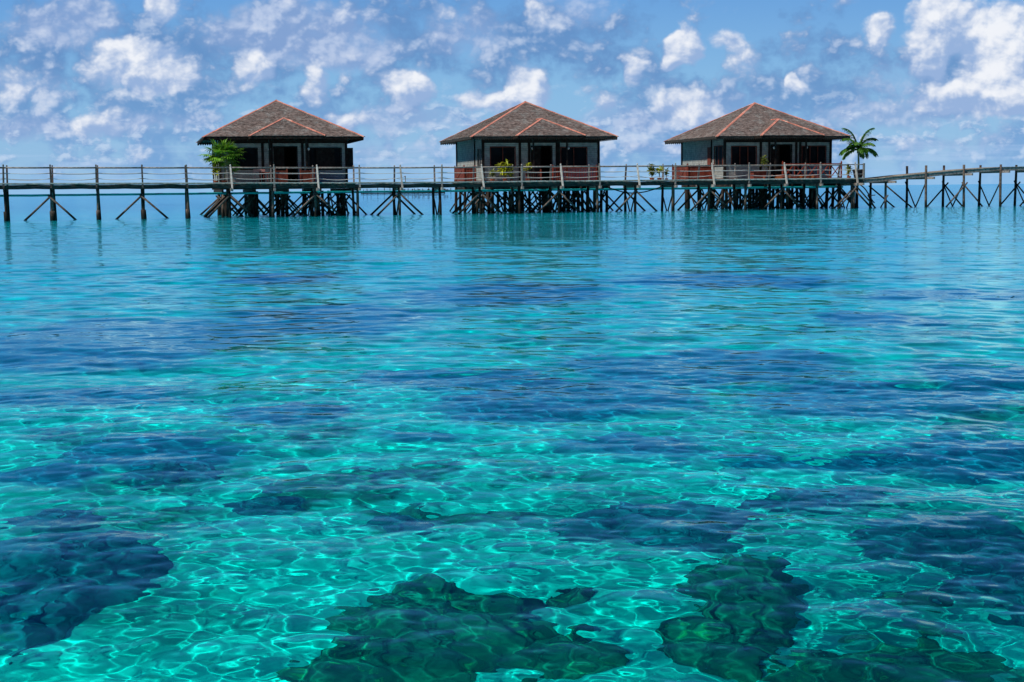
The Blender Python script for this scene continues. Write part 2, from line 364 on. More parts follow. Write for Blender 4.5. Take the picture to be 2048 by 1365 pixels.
rf = q.n('ShaderNodeBsdfRefraction', ins={0: tint, 'IOR': 1.33, 'Roughness': 0.0, 'Normal': bn.outputs[0]})
gs = q.n('ShaderNodeBsdfGlossy', ins={0: (.50, .86, 1, 1), 'Roughness': 0.0, 'Normal': bn.outputs[0]})
fr = q.n('ShaderNodeFresnel', ins={0: 1.33, 'Normal': bn.outputs[0]})
mx = q.n('ShaderNodeMixShader', ins={0: fr.outputs[0], 1: rf.outputs[0], 2: gs.outputs[0]})
ou = q.n('ShaderNodeOutputMaterial', ins={0: mx.outputs[0]})
water.data.materials.append(m)

# seabed: sand with real dips and rises; seagrass grows in patches
BED = 1.55
gr = fbm(GX, GY * 1.6, 14, 4, 21) * .5
GRASS = [(560, 838, 150, 26, 1), (1130, 805, 280, 42, 1), (180, 690, 380, 55, .9), (640, 640, 260, 34, .8), (1000, 588, 240, 26, .9), (1430, 560, 280, 16, .8), (1770, 640, 120, 20, 1.1),
         (1930, 590, 220, 16, .9), (1400, 735, 330, 38, .9), (1750, 805, 300, 44, 1), (1980, 760, 150, 40, .8), (150, 800, 260, 30, .7), (330, 910, 240, 36, .8), (1250, 905, 200, 24, .7),
         (1650, 915, 260, 26, .9), (1950, 920, 180, 50, .9), (900, 760, 260, 22, .7), (560, 555, 130, 12, .7), (850, 870, 160, 20, .5), (60, 960, 150, 40, .8)]
GC = []
for (px, py, rx, ry, st) in GRASS:
    c = under(px, py, BED); a_ = under(px + rx, py, BED); t1 = under(px, py - ry, BED); t2 = under(px, py + ry, BED)
    GC.append((c.x, (t1.y + t2.y) / 2, abs(a_.x - c.x), abs(t1.y - t2.y) / 2, st))
wx = GX + fbm(GX, GY, 3.0, 4, 31) * np.clip(RR * .02, .2, 1.2); wy = GY + fbm(GX, GY, 3.5, 4, 32) * np.clip(RR * .05, .4, 3)
gsum = np.zeros_like(GX)
for (cx, cy, rx, ry, st) in GC:
    e = np.sqrt(((wx - cx) / rx) ** 2 + ((wy - cy) / ry) ** 2)
    gsum = np.maximum(gsum, st * np.clip(1.35 - e, 0, 1))
grass = np.clip(gsum * 1.6 + gr * .35 - .12, 0, 1)
grass = np.where(RR > 60, np.clip((gr - .35) * 1.0, 0, .5), grass)
near = np.clip(1 - (RR - 30) / 30, 0, 1)
rock = np.clip((fbm(GX, GY, 1.5, 5, 41, .65) * .8 + fbm(GX, GY, 7, 2, 42) * .7 - .36) * 2.3, 0, 1) * near
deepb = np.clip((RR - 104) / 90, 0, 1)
BZ = -BED - .12 * fbm(GX, GY, 7, 4, 5) - .03 * fbm(GX, GY, .9, 3, 6) - np.clip((RR - 12) / 40, 0, 1) * .5 + grass * .18 - deepb * 3.0 + rock * (.14 + .06 * fbm(GX, GY, .4, 3, 43))
bed = grid_mesh('seabed', GX, GY, BZ); tag(bed, kind='structure'); bed.cycles.is_caustics_receiver = True
for nm, arr in (('grass', grass), ('deepb', deepb), ('rock', rock)):
    at_ = bed.data.attributes.new(nm, 'FLOAT', 'POINT'); at_.data.foreach_set('value', np.append(arr.ravel(), 0).astype(np.float32))
m = bpy.data.materials.new('sand_and_seagrass'); m.use_nodes = True; t = m.node_tree; q = NG(t); b = t.nodes['Principled BSDF']
gp = q.n('ShaderNodeTexCoord').outputs['Object']
ga_ = q.n('ShaderNodeAttribute', attribute_name='grass').outputs['Fac']; da = q.n('ShaderNodeAttribute', attribute_name='deepb').outputs['Fac']
n1 = q.noise(gp, 1.1, 7, .6); n2 = q.noise(gp, 4.5, 6, .7)
sand = q.mix(q.mr(n1, .35, .65), (.60, .61, .52), (.82, .83, .73))
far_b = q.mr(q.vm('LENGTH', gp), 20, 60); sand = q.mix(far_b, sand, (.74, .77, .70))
sand = q.mix(q.mr(n2, .55, .72, 0, .6), sand, (.26, .30, .20))
n3 = q.noise(q.vm('MULTIPLY', gp, (1, 1.3, 1)), .55, 7, .62); sand = q.mix(q.mr(n3, .50, .62, 0, .62), sand, (.14, .20, .15))
grs = q.mix(q.mr(n2, .35, .65), (.0, .15, .26), (.02, .26, .38))
ra = q.n('ShaderNodeAttribute', attribute_name='rock').outputs['Fac']
rk = q.mix(q.mr(n2, .35, .65), (.03, .07, .05), (.16, .22, .12))
sand = q.mix(q.mr(q.math('ADD', ra, q.math('MULTIPLY', q.math('SUBTRACT', n2, .5), .8)), .15, .7, 0, .85), sand, rk)
k = q.mr(q.math('ADD', ga_, q.math('MULTIPLY', q.math('SUBTRACT', n2, .5), .7)), .15, .75)
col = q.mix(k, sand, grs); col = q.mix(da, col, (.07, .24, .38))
t.links.new(col, b.inputs['Base Color']); b.inputs['Roughness'].default_value = 1; b.inputs['Specular IOR Level'].default_value = 0
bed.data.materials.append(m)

# coral mounds
def coralmat(name, c0, c1, c2):
    m = bpy.data.materials.new(name); m.use_nodes = True; t = m.node_tree; q = NG(t); b = t.nodes['Principled BSDF']
    co = q.n('ShaderNodeTexCoord').outputs['Object']
    n1 = q.noise(co, 3.0, 8, .7); n2 = q.noise(q.vm('ADD', co, (4, 1, 2)), 11, 4, .7)
    col = q.mix(q.mr(n1, .35, .65), c0, c1); col = q.mix(q.mr(n2, .58, .72, 0, .8), col, c2)
    t.links.new(col, b.inputs['Base Color']); b.inputs['Roughness'].default_value = 1; b.inputs['Specular IOR Level'].default_value = 0
    return m
CO = [coralmat('coral_green', (.01, .11, .09), (.06, .25, .15), (.50, .48, .15)), coralmat('coral_blue', (.0, .12, .17), (.0, .23, .28), (.12, .36, .26))]
def coral(px, py, rx, ry, h, kind, label, seed):
    D = BED
    c = under(px, py, D - h * .5); a_ = under(px + rx, py, D - h * .5); t1 = under(px, py - ry, D - h * .5); t2 = under(px, py + ry, D - h * .5)
    ax = abs(a_.x - c.x) * 1.05; ay = abs(t1.y - t2.y) / 2 * 1.05; cy = (t1.y + t2.y) / 2; cx = c.x
    nr, na = 44, 120; v = []; f = []
    off = Vector((seed * 7.3, seed * 3.1, seed))
    for i in range(nr + 1):
        rho = i / nr
        for j in range(na):
            th = 2 * math.pi * j / na
            e = 1 + .42 * mnoise.fractal(Vector((math.cos(th) * 1.2, math.sin(th) * 1.2, 0)) + off, .9, 2, 4)
            x = math.cos(th) * rho * ax * e; y = math.sin(th) * rho * ay * e
            q_ = Vector((x, y, 0))
            base = (1 - rho ** 3.2)
            lump = .62 + .55 * mnoise.fractal(q_ * 1.5 + off, .9, 2, 4)
            fine = .085 * mnoise.fractal(q_ * 6 + off, .7, 2, 4) + .03 * abs(mnoise.noise(q_ * 14 + off))
            z = .85 * h * base * max(.2, lump) + fine * (1 - rho ** 6) * 1.0 - .30 * (rho ** 8)
            z = min(z, D - .35)
            v.append((x, y, z))
    for i in range(nr):
        for j in range(na):
            f.append((i * na + j, (i + 1) * na + j, (i + 1) * na + (j + 1) % na, i * na + (j + 1) % na))
    f.append(tuple(range(na))[::-1])
    me = bpy.data.meshes.new('coral_mound'); me.from_pydata(v, [], f); me.shade_smooth(); me.materials.append(CO[kind])
    o = bpy.data.objects.new('coral_mound', me); C.objects.link(o); o.location = (cx, cy, -D); o.cycles.is_caustics_receiver = True
    tag(o, label, 'coral', 'coral mounds on the sandy shallows')
CORALS = [
 (90, 1159, 190, 120, .75, 1, 'large dark blue coral mound cut by the left edge of the view'),
 (900, 1214, 235, 80, .7, 0, 'broad green coral mound with a humped crest in the foreground, left of centre'),
 (760, 1309, 200, 51, .5, 0, 'low green coral shelf at the bottom edge below the humped mound'),
 (1290, 1030, 205, 42, .55, 1, 'dark blue coral bed in the middle distance right of centre'),
 (1380, 1075, 130, 18, .4, 1, 'narrow dark coral strip just in front of the dark blue coral bed'),
 (1480, 1164, 150, 71, .75, 0, 'tall dark coral head right of centre with a bright sandy hollow on its left'),
 (1440, 1259, 135, 40, .5, 0, 'green coral knoll at the foot of the tall dark coral head'),
 (1870, 1065, 200, 42, .6, 1, 'wide dark coral bed near the right edge of the view'),
 (2010, 1144, 110, 57, .6, 1, 'dark coral mound cut by the right edge of the view'),
 (1790, 1299, 250, 51, .55, 0, 'long green coral bank in the bottom right corner'),
 (1130, 1274, 110, 46, .45, 0, 'green coral knoll at the bottom between the two largest mounds'),
 (1150, 1179, 70, 20, .3, 0, 'small flat coral patch beside the humped crest'),
 (1830, 1182, 70, 18, .3, 0, 'small oval coral patch alone on the sand at the right'),
 (560, 1002, 100, 20, .4, 1, 'dark oval coral patch left of centre in the middle distance'),
 (805, 1033, 90, 22, .4, 1, 'rounded dark coral patch on the sand just left of centre'),
 (340, 938, 110, 24, .4, 1, 'dark coral patch farther out on the left'),
 (90, 1035, 120, 18, .35, 1, 'thin dark coral strip behind the mound at the left edge'),
 (1660, 985, 150, 18, .35, 1, 'faint dark coral strip farther out right of centre'),
]
for i, c_ in enumerate(CORALS): coral(*c_, i + 1)

# ------------------------------------------------------------------ walkway on piles
def pile(parent, x, y, ztop, r=.12, zb=-2.0, mt=None, name='pile', lean=(0, 0), sleeve=False):
    b = MB(); b.cur = random.random(); n = 6; pts = []; rad = []
    wob = random.uniform(0, 6)
    for i in range(n + 1):
        t_ = i / n; z = zb + (ztop - zb) * t_
        pts.append((x + lean[0] * (1 - t_) + .025 * math.sin(wob + 3 * t_), y + lean[1] * (1 - t_) + .025 * math.cos(wob + 4 * t_), z)); rad.append(r * (1.12 - .2 * t_) * random.uniform(.94, 1.06))
    b.tube(pts, rad, 9)
    if sleeve: b.tube([(x, y, zb), (x + .02, y, .1), (x, y + .01, .62)], [r * 1.55, r * 1.5, r * 1.4], 9)
    return b.build(name, mt or M['pile'], parent, True, True)
def brace(parent, p, q, wd=.13, mt=None, name='brace'):
    b = MB(); b.cur = random.random(); p = Vector(p); q = Vector(q)
    b.tube([p, (p + q) / 2 + Vector((random.uniform(-.03, .03), 0, random.uniform(-.03, .03))), q], [wd / 2 * .95, wd / 2, wd / 2 * 1.08], 7)
    return b.build(name, mt or M['brace'], parent, True, True)

def s_k(k): return .87 + 3.047 * (k - 12)
DECK = 2.33
def deckz(s): return DECK + max(0, (-9 - s)) * .0065
wk = empty('walkway', S(1024), 0)
wk.location = W(0, 0)
tag(wk, 'long railed timber walkway on dark piles running past all three huts', 'walkway')
K0, K1 = -2, 21
sA, sB = s_k(K0) - 1.2, S(1727)
b = MB(); s = sA
while s < sB:
    wd_ = random.uniform(.13, .16); z = deckz(s); j = random.uniform(-.04, .02)
    b.box(s, s + wd_, -.10 + j, 2.72 + random.uniform(-.03, .03), z - .045, z + random.uniform(-.004, .004), random.random()); s += wd_ + .012
b.build('deck_planking', M['plank'], wk)
for y0 in (-.16, 2.74):
    b = MB(); s = sA
    while s < sB - .2:
        e = min(s + 3.047 * random.choice((1, 1, 2)), sB); b.cur = random.random()
        b.beam((s, y0, deckz(s) + .035), (e - .02, y0, deckz(e) + .035 + random.uniform(-.012, .012)), .06, .07); s = e
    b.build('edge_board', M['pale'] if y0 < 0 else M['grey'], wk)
for y0 in (-.02, 1.3, 2.62):
    b = MB(); s = sA
    while s < sB - .2:
        e = min(s + 3.047, sB); n = 5
        for i in range(n):
            x0 = s + (e - s) * i / n; x1 = s + (e - s) * (i + 1) / n
            sag = lambda x: .035 * math.sin(math.pi * (x - s) / (e - s))
            b.beam((x0, y0, deckz(x0) - .195 - sag(x0)), (x1, y0, deckz(x1) - .195 - sag(x1)), .10, .29, random.uniform(.3, .6))
        s = e
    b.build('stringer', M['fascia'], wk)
ropes = {}
for side, y0 in ((0, .0), (1, 2.6)):
    b = MB(); rp = [MB(), MB()]
    for k in range(K0, K1 + 1):
        s0 = s_k(k); z0 = deckz(s0); even = k % 2 == 1
        left = k < 5
        slant = (even and not left)
        h = 1.12
        top = Vector((s0 + random.uniform(-.02, .02), y0, z0 + h + .06)); y_b = (-.42 if side == 0 else 3.02)
        pb = MB(); pb.cur = random.random()
        if slant and side == 0: foot = Vector((s0 + .06, y_b, z0 - .55))
        elif slant: foot = Vector((s0 + .04, y_b, z0 - .45))
        else: foot = Vector((s0 + random.uniform(-.03, .03), y0, z0 - .30))
        if side == 0 and not slant: foot.y = -.13; top.y = -.11
        pb.beam(foot, top, .115, .115, up=(0, 1, 0))
        pb.tube([top, top + Vector((0, 0, .04)), top + Vector((0, 0, .05)), top + Vector((0, 0, .10)), top + Vector((0, 0, .15))], [.035, .03, .055, .06, .02], 8)
        pb.build('rail_post', (M['pale'] if slant and side == 0 else M['grey']) if not left else M['brace'], wk)
        if slant and side == 0 and k > 3:   # plumb stub behind the slanting prop
            pass
        if k < K1:
            s1 = s_k(k + 1); z1 = deckz(s1)
            b.tube([(s0, y0, z0 + h), ((s0 + s1) / 2, y0, (z0 + z1) / 2 + h - .008), (s1, y0, z1 + h)], .038, 7, c=random.random())
            for i, (hh, sg) in enumerate(((.74, .05), (.37, .11))):
                sg = sg * random.uniform(.6, 1.5); pts = []
                for q_ in range(9):
                    t_ = q_ / 8; pts.append((s0 + (s1 - s0) * t_, y0 - .05, z0 + (z1 - z0) * t_ + hh - sg * 4 * t_ * (1 - t_)))
                rp[i].tube(pts, .020 if side == 0 else .014, 5)
    s0 = s_k(K1); z0 = deckz(s0); b.tube([(s0, y0, z0 + 1.12), (sB, y0, z0 + 1.12)], .038, 7)
    for i, hh in enumerate((.74, .37)): rp[i].tube([(s0, y0, z0 + hh), (sB, y0, z0 + hh)], .016, 5)
    b.build('handrail', M['grey'], wk, True)
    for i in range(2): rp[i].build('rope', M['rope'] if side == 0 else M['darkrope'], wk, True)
    pb = MB(); pb.beam((sB, y0, DECK - .3), (sB, y0, DECK + 1.22), .14, .14); pb.build('rail_post', M['grey'], wk)
for k in range(K0, K1 + 1):
    s0 = s_k(k); z0 = deckz(s0); even = k % 2 == 1; left = k < 5
    for y0 in (.22, 2.42):
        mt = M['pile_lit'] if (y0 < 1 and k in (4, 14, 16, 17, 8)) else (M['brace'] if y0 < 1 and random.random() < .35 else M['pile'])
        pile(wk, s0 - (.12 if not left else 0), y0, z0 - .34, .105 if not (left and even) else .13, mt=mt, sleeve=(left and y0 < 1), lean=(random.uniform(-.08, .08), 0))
    cb = MB(); cb.cur = random.random(); yo = (-.5, 3.1) if not left else (.02, 2.6)
    cb.beam((s0 - .02, yo[0], z0 - .44), (s0 - .02, yo[1], z0 - .44), .13, .20); cb.build('cross_beam', M['grey'] if not left else M['pile'], wk)
    if even:
        for y0 in (.08, 2.56):
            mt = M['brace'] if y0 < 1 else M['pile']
            for sg in (-1, 1):
                if y0 > 1 and left: continue
                dx = random.uniform(1.62, 1.78)
                brace(wk, (s0 - .1 + sg * -.12, y0, 1.70), (s0 - .1 + sg * dx * 1.42, y0, -.72), .15, mt)
    if not left:
        m_ = 1.32
        brace(wk, (s0 - .1, .34, 1.15), (s0 - .1, m_ + .45, -.9), .11, M['pile'], 'cross_strut')
        brace(wk, (s0 - .12, 2.30, 1.15), (s0 - .12, m_ - .45, -.9), .11, M['brace'], 'cross_strut')

# ramp beyond the third hut, without rails
rp_ = empty('ramp', 0, 0); rp_.location = W(S(1727), 0); s00 = S(1727)
tag(rp_, 'bare timber jetty rising to the right beyond the potted palm, short posts and no handrail', 'jetty')
prof = [(s00, 2.30), (30.0, 2.34), (32.9, 2.60), (34.5, 2.72), (37.95, 2.99), (41.35, 3.18), (44.75, 3.22), (52, 3.22)]
def rz(s): return float(np.interp(s, [p[0] for p in prof], [p[1] for p in prof]))
b = MB(); s = s00 + .02
while s < 51.5:
    wd_ = .15; z = rz(s); b.beam((s + .07, -.14, z - .02), (s + .07, 2.86, z - .02), .14, .045, random.random()); s += wd_ + .01
b.build('deck_planking', M['plank'], rp_)
for o in rp_.children: o.matrix_parent_inverse = Matrix.Translation((-s00, 0, 0))
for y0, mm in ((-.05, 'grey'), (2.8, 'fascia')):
    b = MB(); ss = [p[0] for p in prof]
    for a_, c_ in zip(ss[:-1], ss[1:]):
        n = 4
        for i in range(n):
            x0 = a_ + (c_ - a_) * i / n; x1 = a_ + (c_ - a_) * (i + 1) / n
            b.beam((x0 - s00, y0, rz(x0) - .18), (x1 - s00, y0, rz(x1) - .18), .12, .27, random.uniform(.2, .5))
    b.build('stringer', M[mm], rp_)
for k, s0 in enumerate((28.35, 31.16, 34.56, 37.98, 41.37, 44.78, 48.2)):
    x = s0 - s00; z0 = rz(s0)
    for y0 in (.0 if k > 1 else .15, 2.85 if k > 1 else 2.6):
        up_ = z0 + (.62 if k in (2,) else max(.12, 3.38 - z0)) if k > 1 else z0 - .3
        near = y0 < 1
        pile(rp_, x, y0 - (.12 if near and k > 1 else -.05), up_, .105, mt=M['brace'] if near else M['pile'])
    cb = MB(); cb.beam((x + .08, -1.2, z0 - .40), (x + .08, 3.0, z0 - .40), .12, .18); cb.build('cross_beam', M['grey'], rp_)
    if k in (0, 3, 5):
        for y0 in (-.1, 2.75):
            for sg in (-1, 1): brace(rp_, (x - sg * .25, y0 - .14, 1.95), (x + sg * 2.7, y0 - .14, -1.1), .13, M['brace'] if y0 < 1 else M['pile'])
    elif k == 1:
        for y0 in (-.1, 2.7): brace(rp_, (x - .2, y0 - .1, 1.75), (x + 3.4, y0 - .1, -1.0), .13, M['pile'])
    if k > 0:
        brace(rp_, (x + .02, -.1, 2.05 if k > 1 else 1.0), (x + .02, 2.4, -1.1), .11, M['brace'], 'cross_strut')
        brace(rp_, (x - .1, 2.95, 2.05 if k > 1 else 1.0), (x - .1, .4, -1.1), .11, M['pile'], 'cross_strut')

# ------------------------------------------------------------------ huts
def wall_boxes(b, L, z0, z1, th, ops, axis, x0=0, y0=0, c=.5):
    """wall of length L with rectangular openings ops=(a,b,za,zb)"""
    cuts = sorted(set([0, L] + [v for o in ops for v in o[:2]]))
    for a_, e in zip(cuts[:-1], cuts[1:]):
        mid = (a_ + e) / 2; hol = sorted([(o[2], o[3]) for o in ops if o[0] < mid < o[1]]); z = z0
        for (ha, hb) in hol + [(z1, z1)]:
            if ha - z > .01:
                if axis == 'x': b.box(x0 + a_, x0 + e, y0, y0 + th, z, ha, c)
                else: b.box(x0, x0 + th, y0 + a_, y0 + e, z, ha, c)
            z = hb
def slope_roof(b, quad, courses, per, rgn):
    """shingle one roof face: quad = eave_l, eave_r, top_r, top_l"""
    el, er, tr, tl = [Vector(p) for p in quad]
    nrm = (er - el).cross(tl - el if (tl - el).length > .1 else tr - el).normalized()
    if nrm.z < 0: nrm = -nrm
    for i in range(courses):
        t0 = i / courses; t1 = (i + 1) / courses + .012
        a0 = el.lerp(tl, t0); a1 = er.lerp(tr, t0); c0 = el.lerp(tl, min(t1, 1)); c1 = er.lerp(tr, min(t1, 1))
        L = (a1 - a0).length; n = max(1, int(L / per)); u = 0
        row = rgn.uniform(.40, .60)
        cuts = [0] + sorted(rgn.uniform(-.25, .25) / n + j / n for j in range(1, n)) + [1]
        for j in range(n):
            f0, f1 = cuts[j], cuts[j + 1]; jt = rgn.uniform(-.006, .006); lift = .045 + rgn.uniform(-.008, .012)
            p0 = a0.lerp(a1, f0) + nrm * lift; p1 = a0.lerp(a1, f1) + nrm * lift
            dn = (a0 - c0).normalized() * rgn.uniform(0, .03)
            p0 += dn; p1 += dn
            q0 = c0.lerp(c1, f0) + nrm * .008; q1 = c0.lerp(c1, f1) + nrm * .008
            b0 = p0 - nrm * .045; b1_ = p1 - nrm * .045
            tn = min(1, max(0, row + rgn.gauss(0, .11)))
            b.add([p0, p1, q1, q0, b0, b1_], [(0, 1, 2, 3), (4, 5, 1, 0)], tn)
def window(parent, x, y, z, wd, h, ax, mt, mull=1, out=-1):
    """frame with its pane; ax 'x' faces the walkway, 'y' faces the side"""
    b = MB(); t_ = .07
    def bx(bb, a0, a1, z0, z1, d0, d1):
        if ax == 'x': bb.box(x + a0, x + a1, y + out * d1, y + out * d0, z + z0, z + z1) if out < 0 else bb.box(x + a0, x + a1, y + d0, y + d1, z + z0, z + z1)
        else: bb.box(x + min(out * d0, out * d1), x + max(out * d0, out * d1), y + a0, y + a1, z + z0, z + z1)
    bx(b, -t_, 0, -t_, h + t_, -.04, .05); bx(b, wd, wd + t_, -t_, h + t_, -.04, .05)
    bx(b, 0, wd, -t_, 0, -.04, .05); bx(b, 0, wd, h, h + t_, -.04, .05)
    for i in range(mull): bx(b, wd * (i + 1) / (mull + 1) - .03, wd * (i + 1) / (mull + 1) + .03, 0, h, -.03, .03)
    f = b.build('window', mt, parent)
    p = MB(); bx(p, 0, wd, 0, h, -.10, -.07); p.build('pane', M['glass'], f)
    return f

HW = 4.73; WY0 = 1.2      # half wall width, wall line behind the eave
EZ = 5.85; RW = 5.92; RISE = 3.02
def make_hut(sc_s, label, idx):
    d0 = 4.4                      # front eave behind the walkway's near edge
    h = empty('stilt_hut', sc_s, d0); tag(h, label, 'hut', 'shingled huts on stilts along the walkway')
    rg = random.Random(40 + idx)
    D = 2 * RW
    wy0, wy1 = WY0, D - WY0
    fz = DECK
    # floor platform with porch running to the walkway
    b = MB()
    x = -HW - .15
    while x < HW + .15:
        b.box(x, x + .14, -1.55, wy1 + .1, fz - .05, fz - .003 + rg.uniform(-.003, .003), rg.random()); x += .152
    b.build('floor', M['plank'], h)
    b = MB()
    for y in (-1.4, .2, 1.3, 3.8, 6.3, 8.8, wy1 - .1): b.box(-HW - .2, HW + .2, y - .08, y + .08, fz - .34, fz - .06)
    for x in (-HW, -2.4, 0, 2.4, HW): b.box(x - .07, x + .07, -1.5, wy1, fz - .55, fz - .345)
    b.build('floor_beams', M['pile'], h)
    # walls
    zt = EZ + .02
    if idx == 0: fo = [(.70, 2.75, 3.5, 5.0), (4.05, 5.7, fz, 5.1), (6.7, 9.05, 3.45, 5.0)]
    elif idx == 1: fo = [(.62, 2.55, 3.55, 5.05), (3.95, 5.55, fz, 5.1), (6.35, 8.45, 3.6, 5.0)]
    else: fo = [(.62, 2.75, 3.55, 5.05), (4.15, 5.9, fz, 5.15), (6.9, 9.0, 3.6, 5.05)]
    b = MB(); wall_boxes(b, 2 * HW, fz, zt, .1, fo, 'x', -HW, wy0); b.build('front_wall', M['wall'], h)
    b = MB(); b.box(-HW + .1, HW - .1, wy0 - .10, wy0 - .002, EZ - .46, EZ - .05); b.build('eave_shade_band', M['dark'], h)  # dark band laid on the wall top for the shade under the eave
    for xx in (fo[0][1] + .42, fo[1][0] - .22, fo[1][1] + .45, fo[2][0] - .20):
        b = MB(); b.box(-HW + xx - .1, -HW + xx + .1, wy0 - .05, wy0 - .003, fz + .14, EZ - .46); b.build('wall_post', M['dark'], h)  # dark timber posts, extra ones added to deepen the shaded front
    so_ = [[], [(.45, 1.75, 3.6, 4.95)], [(.3, 2.0, 3.55, 5.1)]][idx]
    b = MB(); wall_boxes(b, wy1 - wy0 - .2, fz, zt, .1, so_, 'y', -HW, wy0 + .1); b.build('side_wall', M['wall'], h)
    b = MB(); wall_boxes(b, wy1 - wy0 - .2, fz, zt, .1, [(3, 4.5, 3.6, 5.0)], 'y', HW - .1, wy0 + .1); b.build('side_wall', M['wall'], h)
    b = MB(); wall_boxes(b, 2 * HW, fz, zt, .1, [(2, 3.5, 3.6, 5)], 'x', -HW, wy1 - .1); b.build('back_wall', M['wall'], h)
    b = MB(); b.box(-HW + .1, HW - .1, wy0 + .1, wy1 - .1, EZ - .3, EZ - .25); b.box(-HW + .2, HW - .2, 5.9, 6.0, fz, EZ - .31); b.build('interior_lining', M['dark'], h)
    for (x, y) in ((-HW, wy0), (HW, wy0), (-HW, wy1), (HW, wy1), (-HW, 3.9)):
        b = MB(); b.box(x - .09, x + .09, y - .09 if y != 3.9 else y - .05, y + .09 if y != 3.9 else y + .05, fz - .3, EZ + .05); b.build('corner_post' if y != 3.9 else 'wall_batten', M['dark'], h)
    b = MB(); b.box(-HW - .03, HW + .03, wy0 - .05, wy0 - .003, fz, fz + .14); b.box(-HW - .05, -HW - .003, wy0 + .1, wy1 - .1, fz, fz + .14); b.build('skirting', M['redbrown'], h)
    # doorway: deep dark opening with leaf and frame
    o = fo[1]; dx0 = -HW + o[0]; dx1 = -HW + o[1]
    b = MB(); b.box(dx0 - .08, dx0, wy0 - .04, wy0 + .12, fz, o[3] + .08); b.box(dx1, dx1 + .08, wy0 - .04, wy0 + .12, fz, o[3] + .08); b.box(dx0, dx1, wy0 - .04, wy0 + .12, o[3], o[3] + .08)
    df = b.build('door_frame', M['dark'], h)
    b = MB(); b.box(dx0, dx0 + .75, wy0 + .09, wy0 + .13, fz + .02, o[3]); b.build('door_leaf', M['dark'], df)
    for o in (fo[0], fo[2]):
        window(h, -HW + o[0], wy0, o[2], o[1] - o[0], o[3] - o[2], 'x', M['redbrown'] if idx else M['dark'], 2 if idx == 2 else 1)
    for o in so_:
        window(h, -HW, wy0 + .1 + o[0], o[2], o[1] - o[0], o[3] - o[2], 'y', M['redbrown'] if idx == 2 else M['grey'], 1)
    if idx == 0:   # open shutter standing out past the right corner
        b = MB(); b.box(HW - 2.3, HW - .9, wy0 - .10, wy0 - .055, 3.42, 5.05); b.build('shutter', M['dark'], h)
        b = MB(); b.box(HW + .10, HW + .52, wy0 - .06, wy0 - .01, 3.45, 5.05); b.build('shutter', M['dark'], h)
    if idx == 2:
        b = MB(); b.box(-HW - .08, -HW - .04, 4.0, 4.7, 3.55, 5.1); sh = b.build('shutter', M['redbrown'], h)
    # roof
    c = RW; ap = Vector((0, c, EZ + RISE)); cor = [Vector((-RW, 0, EZ)), Vector((RW, 0, EZ)), Vector((RW, D, EZ)), Vector((-RW, D, EZ))]
    rgn = random.Random(7 + idx)
    b = MB()
    for i in range(4): slope_roof(b, (cor[i], cor[(i + 1) % 4], ap, ap), 40, .15, rgn)
    b.add([c_ - Vector((0, 0, .03)) for c_ in cor] + [ap - Vector((0, 0, .03))], [(0, 1, 4), (1, 2, 4), (2, 3, 4), (3, 0, 4)], .2)
    roof = b.build('roof', M['shingle'], h)
    for i in range(4):
        b = MB(); dr = (ap - cor[i]); a_ = cor[i] - dr * .008; side = dr.cross(Vector((0, 0, 1))).normalized()
        n = 14
        for j in range(n):
            p = a_.lerp(ap, j / n); q_ = a_.lerp(ap, (j + 1) / n + .004); ju = Vector((0, 0, .055 + .012 * (j % 2)))
            for sg in (-1, 1):
                e0 = p + side * sg * .125 + Vector((0, 0, -.015)); e1 = q_ + side * sg * .125 + Vector((0, 0, -.015))
                up = Vector((0, 0, .03))
                b.add([p + ju, q_ + ju, e1 + up, e0 + up, p, q_, e1, e0], [(0, 1, 2, 3), (7, 6, 5, 4), (3, 2, 6, 7), (0, 3, 7, 4), (1, 5, 6, 2)], rgn.random())
        b.build('ridge_cap', M['ridge'], roof)
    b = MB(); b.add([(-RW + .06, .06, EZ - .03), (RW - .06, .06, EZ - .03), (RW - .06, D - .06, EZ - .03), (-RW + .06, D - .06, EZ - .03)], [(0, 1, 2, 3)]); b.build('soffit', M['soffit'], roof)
    b = MB()
    for i in range(4):
        p, q_ = cor[i] - Vector((0, 0, .02)), cor[(i + 1) % 4] - Vector((0, 0, .02)); L = (q_ - p).length; n = int(L / .18)
        u_ = (q_ - p) / L; inn = Vector((-u_.y, u_.x, 0)) * .03
        for j in range(n):
            x0, x1 = j * L / n, (j + 1) * L / n
            pts = [p + u_ * x0, p + u_ * x1, p + u_ * x1 - Vector((0, 0, .14)), p + u_ * ((x0 * .75 + x1 * .25)) - Vector((0, 0, .19 + .03)), p + u_ * ((x0 + x1) / 2) - Vector((0, 0, .25)), p + u_ * ((x0 * .25 + x1 * .75)) - Vector((0, 0, .22)), p + u_ * x0 - Vector((0, 0, .14))]
            m7 = len(pts); b.add(pts + [pp + inn for pp in pts], [tuple(range(m7))[::-1], tuple(range(m7, 2 * m7))] + [(k_, (k_ + 1) % m7, m7 + (k_ + 1) % m7, m7 + k_) for k_ in range(m7)])
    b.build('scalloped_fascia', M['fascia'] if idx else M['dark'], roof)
    # porch roof
    pc = .12; ph = 2.78; fy = -1.35; slope = RISE / RW; pz = EZ + ph * slope
    hy = fy + ph; by = (pz - EZ) / slope     # hip apex, and where its ridge meets the main slope
    fl, fr_ = Vector((pc - ph, fy, EZ)), Vector((pc + ph, fy, EZ)); hp = Vector((pc, hy, pz)); bp = Vector((pc, by + .05, pz))
    vl, vr = Vector((pc - ph, 0, EZ)), Vector((pc + ph, 0, EZ))
    b = MB(); up = Vector((0, 0, .012))
    slope_roof(b, (fl + up, fr_ + up, hp + up, hp + up), 18, .15, rgn)
    slope_roof(b, (vl + up, fl + up, hp + up, bp + up), 18, .15, rgn)
